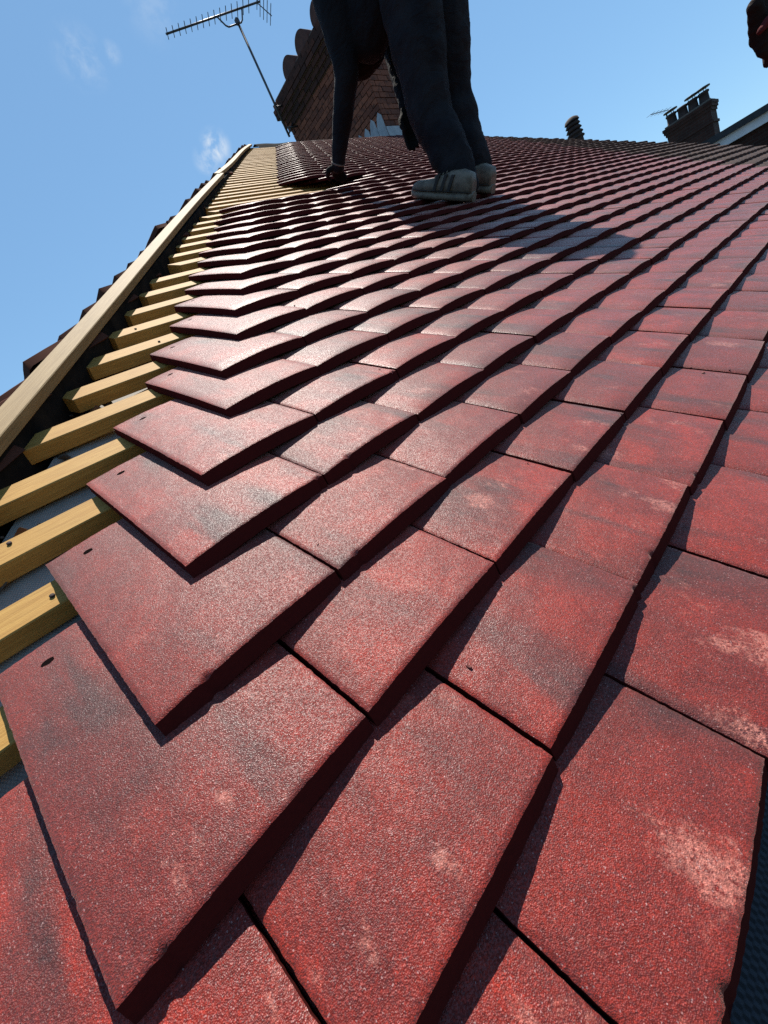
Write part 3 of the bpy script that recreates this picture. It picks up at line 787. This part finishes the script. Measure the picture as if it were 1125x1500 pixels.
def shoe(parent, heel, fwd, up, L=.285, stripes=True):
    fwd, up = Vector(fwd).normalized(), Vector(up).normalized(); up = (up-fwd*up.dot(fwd)).normalized(); sd = up.cross(fwd)
    M = Matrix((fwd, sd, up)).transposed().to_4x4(); M.translation = heel
    def loft(prof, seg=18):
        mb = MB(); vs = []
        for x, w, zb, zt in prof:
            for k in range(seg):
                a = 2*PI*k/seg; c, s = math.cos(a), math.sin(a)
                c = math.copysign(abs(c)**.7, c); s = math.copysign(abs(s)**.7, s)
                vs.append(M @ Vector((x*L, c*w, (zb+zt)/2+s*(zt-zb)/2)))
        n = len(prof); mb.raw(vs, [(i*seg+k, (i+1)*seg+k, (i+1)*seg+(k+1) % seg, i*seg+(k+1) % seg) for i in range(n-1) for k in range(seg)], True)
        mb.f += [tuple(range(seg)), tuple((n-1)*seg+k for k in range(seg))[::-1]]; mb.sm += [False, False]; return mb
    up_ = loft(((.02, .030, .02, .07), (.05, .037, .02, .095), (.2, .038, .02, .105), (.36, .039, .02, .10), (.5, .043, .02, .085), (.65, .048, .02, .072), (.8, .049, .02, .064), (.91, .044, .02, .060), (.97, .032, .02, .050), (.995, .018, .02, .040))).build('shoe', SHOE, parent)
    so = loft(((0, .026, 0, .034), (.03, .036, 0, .034), (.2, .040, 0, .032), (.45, .042, 0, .032), (.68, .052, 0, .032), (.85, .051, 0, .032), (.96, .038, .002, .033), (1.005, .02, .006, .034))).build('sole', SHOE, up_)
    mb = MB()
    for x, z in ((.50, .089), (.56, .083), (.62, .077), (.44, .096)): mb.tube([M @ Vector((x*L, -.022, z-.004)), M @ Vector(((x+.012)*L, 0, z+.001)), M @ Vector((x*L, .022, z-.004))], .0032, 6)
    mb.build('lace', SHOE, up_)
    mb = MB(); mb.tube([M @ Vector((x*L, y, .0335)) for x, y in ((.03, -.036), (.2, -.0405), (.45, -.0425), (.68, -.0525), (.85, -.0515), (.96, -.0385), (1.0, -.015), (1.0, .015), (.96, .0385), (.85, .0515), (.68, .0525), (.45, .0425), (.2, .0405), (.03, .036))], .0016, 6); mb.build('sole_seam', SHOED, up_)
    if stripes:
        for s in (-1, 1):
            for x in (.34, .45, .56):
                mb = MB(); vs = []
                for xx, z, w in ((x+.03, .034, .0435), (x-.025, .088, .0395)):
                    w = w+.0035+(.004 if xx > .5 else 0)
                    for dx in (-.022, .022): vs.append(M @ Vector(((xx+dx)*L, s*w, z)))
                for xx, z, w in ((x+.03, .034, .036), (x-.025, .088, .030)):
                    for dx in (-.022, .022): vs.append(M @ Vector(((xx+dx)*L, s*w, z)))
                mb.raw(vs, [(0, 1, 3, 2), (4, 6, 7, 5), (0, 2, 6, 4), (1, 5, 7, 3), (2, 3, 7, 6), (0, 4, 5, 1)]); mb.build('stripe', SHOED, up_)
    return up_
V = Vector
def Zr(u, y, z): return V((u, y, z+Z0))
man = thing('person', 'person in dark workwear and white striped trainers bending over to touch the battens', 'person', rf(2.06, 1.12, 0))
hipL, hipR = Zr(1.99, .80, 1.42), Zr(2.17, .78, 1.42)
knL, anL = on_u(630, 168, 1.975), on_u(681, 270, 1.99)
knR, anR = on_u(662, 150, 2.20), on_u(703, 264, 2.22)
shL, shR = Zr(1.90, 1.06, 1.52), Zr(2.24, 1.08, 1.54)
elL, wrL = on_u(508, 105, 1.90), on_u(495, 243, 1.885)
elR, wrR = on_u(578, 70, 2.22), on_u(596, 160, 2.10)
mb = MB()
def leg(h, k, a, w=1.0):
    mid = h.lerp(k, .5); sh = k.lerp(a, .45)
    mb.capsule([h, mid, k, sh, k.lerp(a, .8), a], [.118*w, .108*w, .088*w, .086*w, .074*w, .064*w], 16)
leg(hipL, knL, anL); leg(hipR, knR, anR)
mb.capsule([hipL+V((-.0, 0, .02)), hipR+V((0, 0, .02))], .13, 14)
tr = solid('trousers', mb, NAVY, man, .009, 6, .010, .10)
mb = MB()
mb.capsule([Zr(2.08, .80, 1.47), Zr(2.07, .94, 1.51), Zr(2.06, 1.08, 1.52)], [.155, .15, .165], 18)
mb.capsule([shL, shR], [.085, .085], 14)
mb.capsule([Zr(2.02, .95, 1.42), Zr(2.0, 1.05, 1.36)], [.13, .10], 14)       # loose front hanging down
mb.capsule([Zr(2.06, 1.10, 1.52), Zr(2.06, 1.19, 1.47)], [.08, .06], 12)
for s_, e_, w_, k in ((shL, elL, wrL, 1), (shR, elR, wrR, 1)):
    mb.capsule([s_, s_.lerp(e_, .5), e_, e_.lerp(w_, .5), w_], [.086, .070, .053, .044, .031], 14)
body = solid('body', mb, JACK, man, .008, 6, .004, .07)
# head hanging between the arms
hc = Zr(2.05, 1.15, 1.405)
mb = MB(); mb.capsule([hc+V((0, .0, .06)), hc+V((0, -.01, -.02))], [.078, .088], 16); mb.capsule([hc+V((-.0, -.06, .02)), hc+V((0, -.075, .05))], [.045, .04], 12)
mb.capsule([hc+V((0, -.10, .0)), hc+V((0, -.10, .012))], [.014, .012], 8)
for s in (-1, 1): mb.capsule([hc+V((s*.082, -.01, .01)), hc+V((s*.088, -.012, .045))], [.012, .014], 8)
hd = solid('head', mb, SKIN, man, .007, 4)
mb = MB(); mb.capsule([hc+V((0, .035, .055)), hc+V((0, .012, -.035))], [.082, .090], 16); mb.capsule([hc+V((-.0, -.03, .06)), hc+V((0, -.03, -.035))], [.098, .094], 16); solid('hair', mb, HAIR, hd, .009, 3, .006, .02)
for s in (-1, 1):
    mb = MB(); mb.lathe([(0, -.008), (.007, -.004), (.008, 0), (.007, .004), (0, .008)], Matrix.Translation(hc+V((s*.032, -.094, -.012))), 10); mb.build('eye', SHOED, hd)
# gloves
mb = MB(); tgt = on_roof(486, 274, -.045); hand(mb, wrL, (tgt-wrL), (RB @ V((-1, .15, 0))), (RB @ V((.2, .95, .4))), .92, .42); solid('glove', mb, GLOVE, man, .0055, 3)
mb = MB(); tR = on_u(604, 214, 2.08); hand(mb, wrR, (tR-wrR), (-1, .3, 0), (.3, .9, .1), .95, .22, .5); solid('glove', mb, GLOVE, man, .0055, 3)
mb = MB(); dv = (elL-wrL).normalized(); mb.tube([wrL+dv*.005, wrL+dv*.012], [.0315, .0315], 16); mb.build('cuff_band', MORT, man)
hl, hr = on_roof(694, 296, .004), on_roof(722, 284, .004)
tl = on_roof(611, 290, .004)
shoe(man, hl, tl-hl, NRM, .272); shoe(man, hr, (RB @ V((-.12, 1, 0))), NRM, .272)

# second worker on the scaffold past the eaves: only one gloved hand reaches into the picture
p2 = thing('person', 'person standing on the scaffold boards past the eaves, one brown gloved hand held out', 'person', (2.75, -.95, Z0-1.05))
ZB = Z0-1.05                                   # top of the scaffold boards
def at(x, y, zc): return CAM+ray(x, y)*zc
hw = at(1134, 6, 1.03); hk = at(1084, 56, 1.0)
B2 = V((2.80, -.92, ZB))
mb = MB()
for s in (-1, 1):
    mb.capsule([B2+V((s*.10, 0, .88)), B2+V((s*.115, .02, .50)), B2+V((s*.12, -.01, .10))], [.105, .075, .06], 14)
mb.capsule([B2+V((-.09, 0, .92)), B2+V((.09, 0, .92))], .13, 14); solid('trousers', mb, NAVY, p2, .014, 5, .006, .06)
sh2 = [B2+V((-.19, .02, 1.42)), B2+V((.19, 0, 1.42))]
el2 = sh2[0].lerp(hw, .5)+V((.0, -.10, -.10))
mb = MB(); mb.capsule([B2+V((0, 0, .95)), B2+V((0, 0, 1.15)), B2+V((0, .0, 1.36))], [.155, .15, .165], 18)
mb.capsule(sh2, .085, 14); mb.capsule([B2+V((0, 0, 1.4)), B2+V((0, .01, 1.52))], [.07, .06], 12)
mb.capsule([sh2[0], sh2[0].lerp(el2, .5), el2, el2.lerp(hw, .6), hw+(el2-hw).normalized()*.04], [.08, .062, .05, .043, .037], 14)
mb.capsule([sh2[1], B2+V((.24, .03, 1.15)), B2+V((.22, .12, .92))], [.08, .05, .034], 14)
solid('body', mb, JACK, p2, .012, 5, .006, .05)
hc = B2+V((0, .04, 1.64)); mb = MB(); mb.capsule([hc+V((0, -.015, .045)), hc+V((0, 0, -.05))], [.088, .072], 16); mb.capsule([hc+V((0, .095, -.01)), hc+V((0, .10, -.025))], [.014, .013], 8)
for s in (-1, 1): mb.capsule([hc+V((s*.084, 0, .0)), hc+V((s*.087, 0, -.03))], [.013, .012], 8)
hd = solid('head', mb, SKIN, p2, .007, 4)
mb = MB(); mb.capsule([hc+V((0, -.03, .06)), hc+V((0, -.03, .02))], [.092, .090], 16); solid('hair', mb, HAIR, hd, .009, 3, .005, .02)
for s in (-1, 1):
    mb = MB(); mb.lathe([(0, -.008), (.007, -.004), (.008, 0), (.007, .004), (0, .008)], Matrix.Translation(hc+V((s*.032, .080, .005))), 10); mb.build('eye', SHOED, hd)
mb = MB(); hand(mb, hw, hk-hw, AX*.6+AZ*.6+AY*.5, -AX*.72-AY*.6-AZ*.1, 1.08, 1.5); mb.capsule([hw, hw+(el2-hw).normalized()*.07], [.040, .046], 12)
solid('glove', mb, GLOVE2, p2, .005, 4)
mb = MB(); mb.capsule([at(1113, 46, .985), at(1124, 32, .985), at(1140, 18, .99)], [.006, .010, .012], 10); mb.build('glove_trim', REDC, p2)
mb = MB(); hand(mb, B2+V((.22, .12, .92)), (0, .15, -1), (-.3, .9, 0), (1, .2, 0), 1.0, .35); solid('glove', mb, GLOVE2, p2, .0055, 3)
for s in (-1, 1): shoe(p2, B2+V((s*.12, -.09, 0)), (s*.12, 1, 0), (0, 0, 1), .285, False)

# scaffold at the eaves
sc = thing('scaffold_platform', 'scaffold of timber boards on steel tubes running below the eaves', 'scaffold', (3, -1.0, 0))
for k in range(5):
    y = -.62-k*.232; bar('board', V((-1.2, y, ZB-.019)), V((6.4, y+.003, ZB-.019)), .225, .038, PLANK, sc, V((0, 0, 1)))
for x in (-1.0, 1.4, 3.8, 6.2):
    for y in (-.47, -1.70):
        mb = MB(); mb.tube([(x, y, 0), (x, y, ZB+(1.1 if y < -1 else -.05))], .0242, 12); mb.build('standard', GALV, sc)
    mb = MB(); mb.tube([(x+.05, -.42, ZB-.063), (x+.05, -1.80, ZB-.063)], .0242, 12); mb.build('transom', GALV, sc)
for y, z in ((-1.752, ZB+.5), (-1.752, ZB+1.0)):
    mb = MB(); mb.tube([(-1.3, y, z), (6.5, y, z)], .0242, 12); mb.build('guard_rail', GALV, sc)
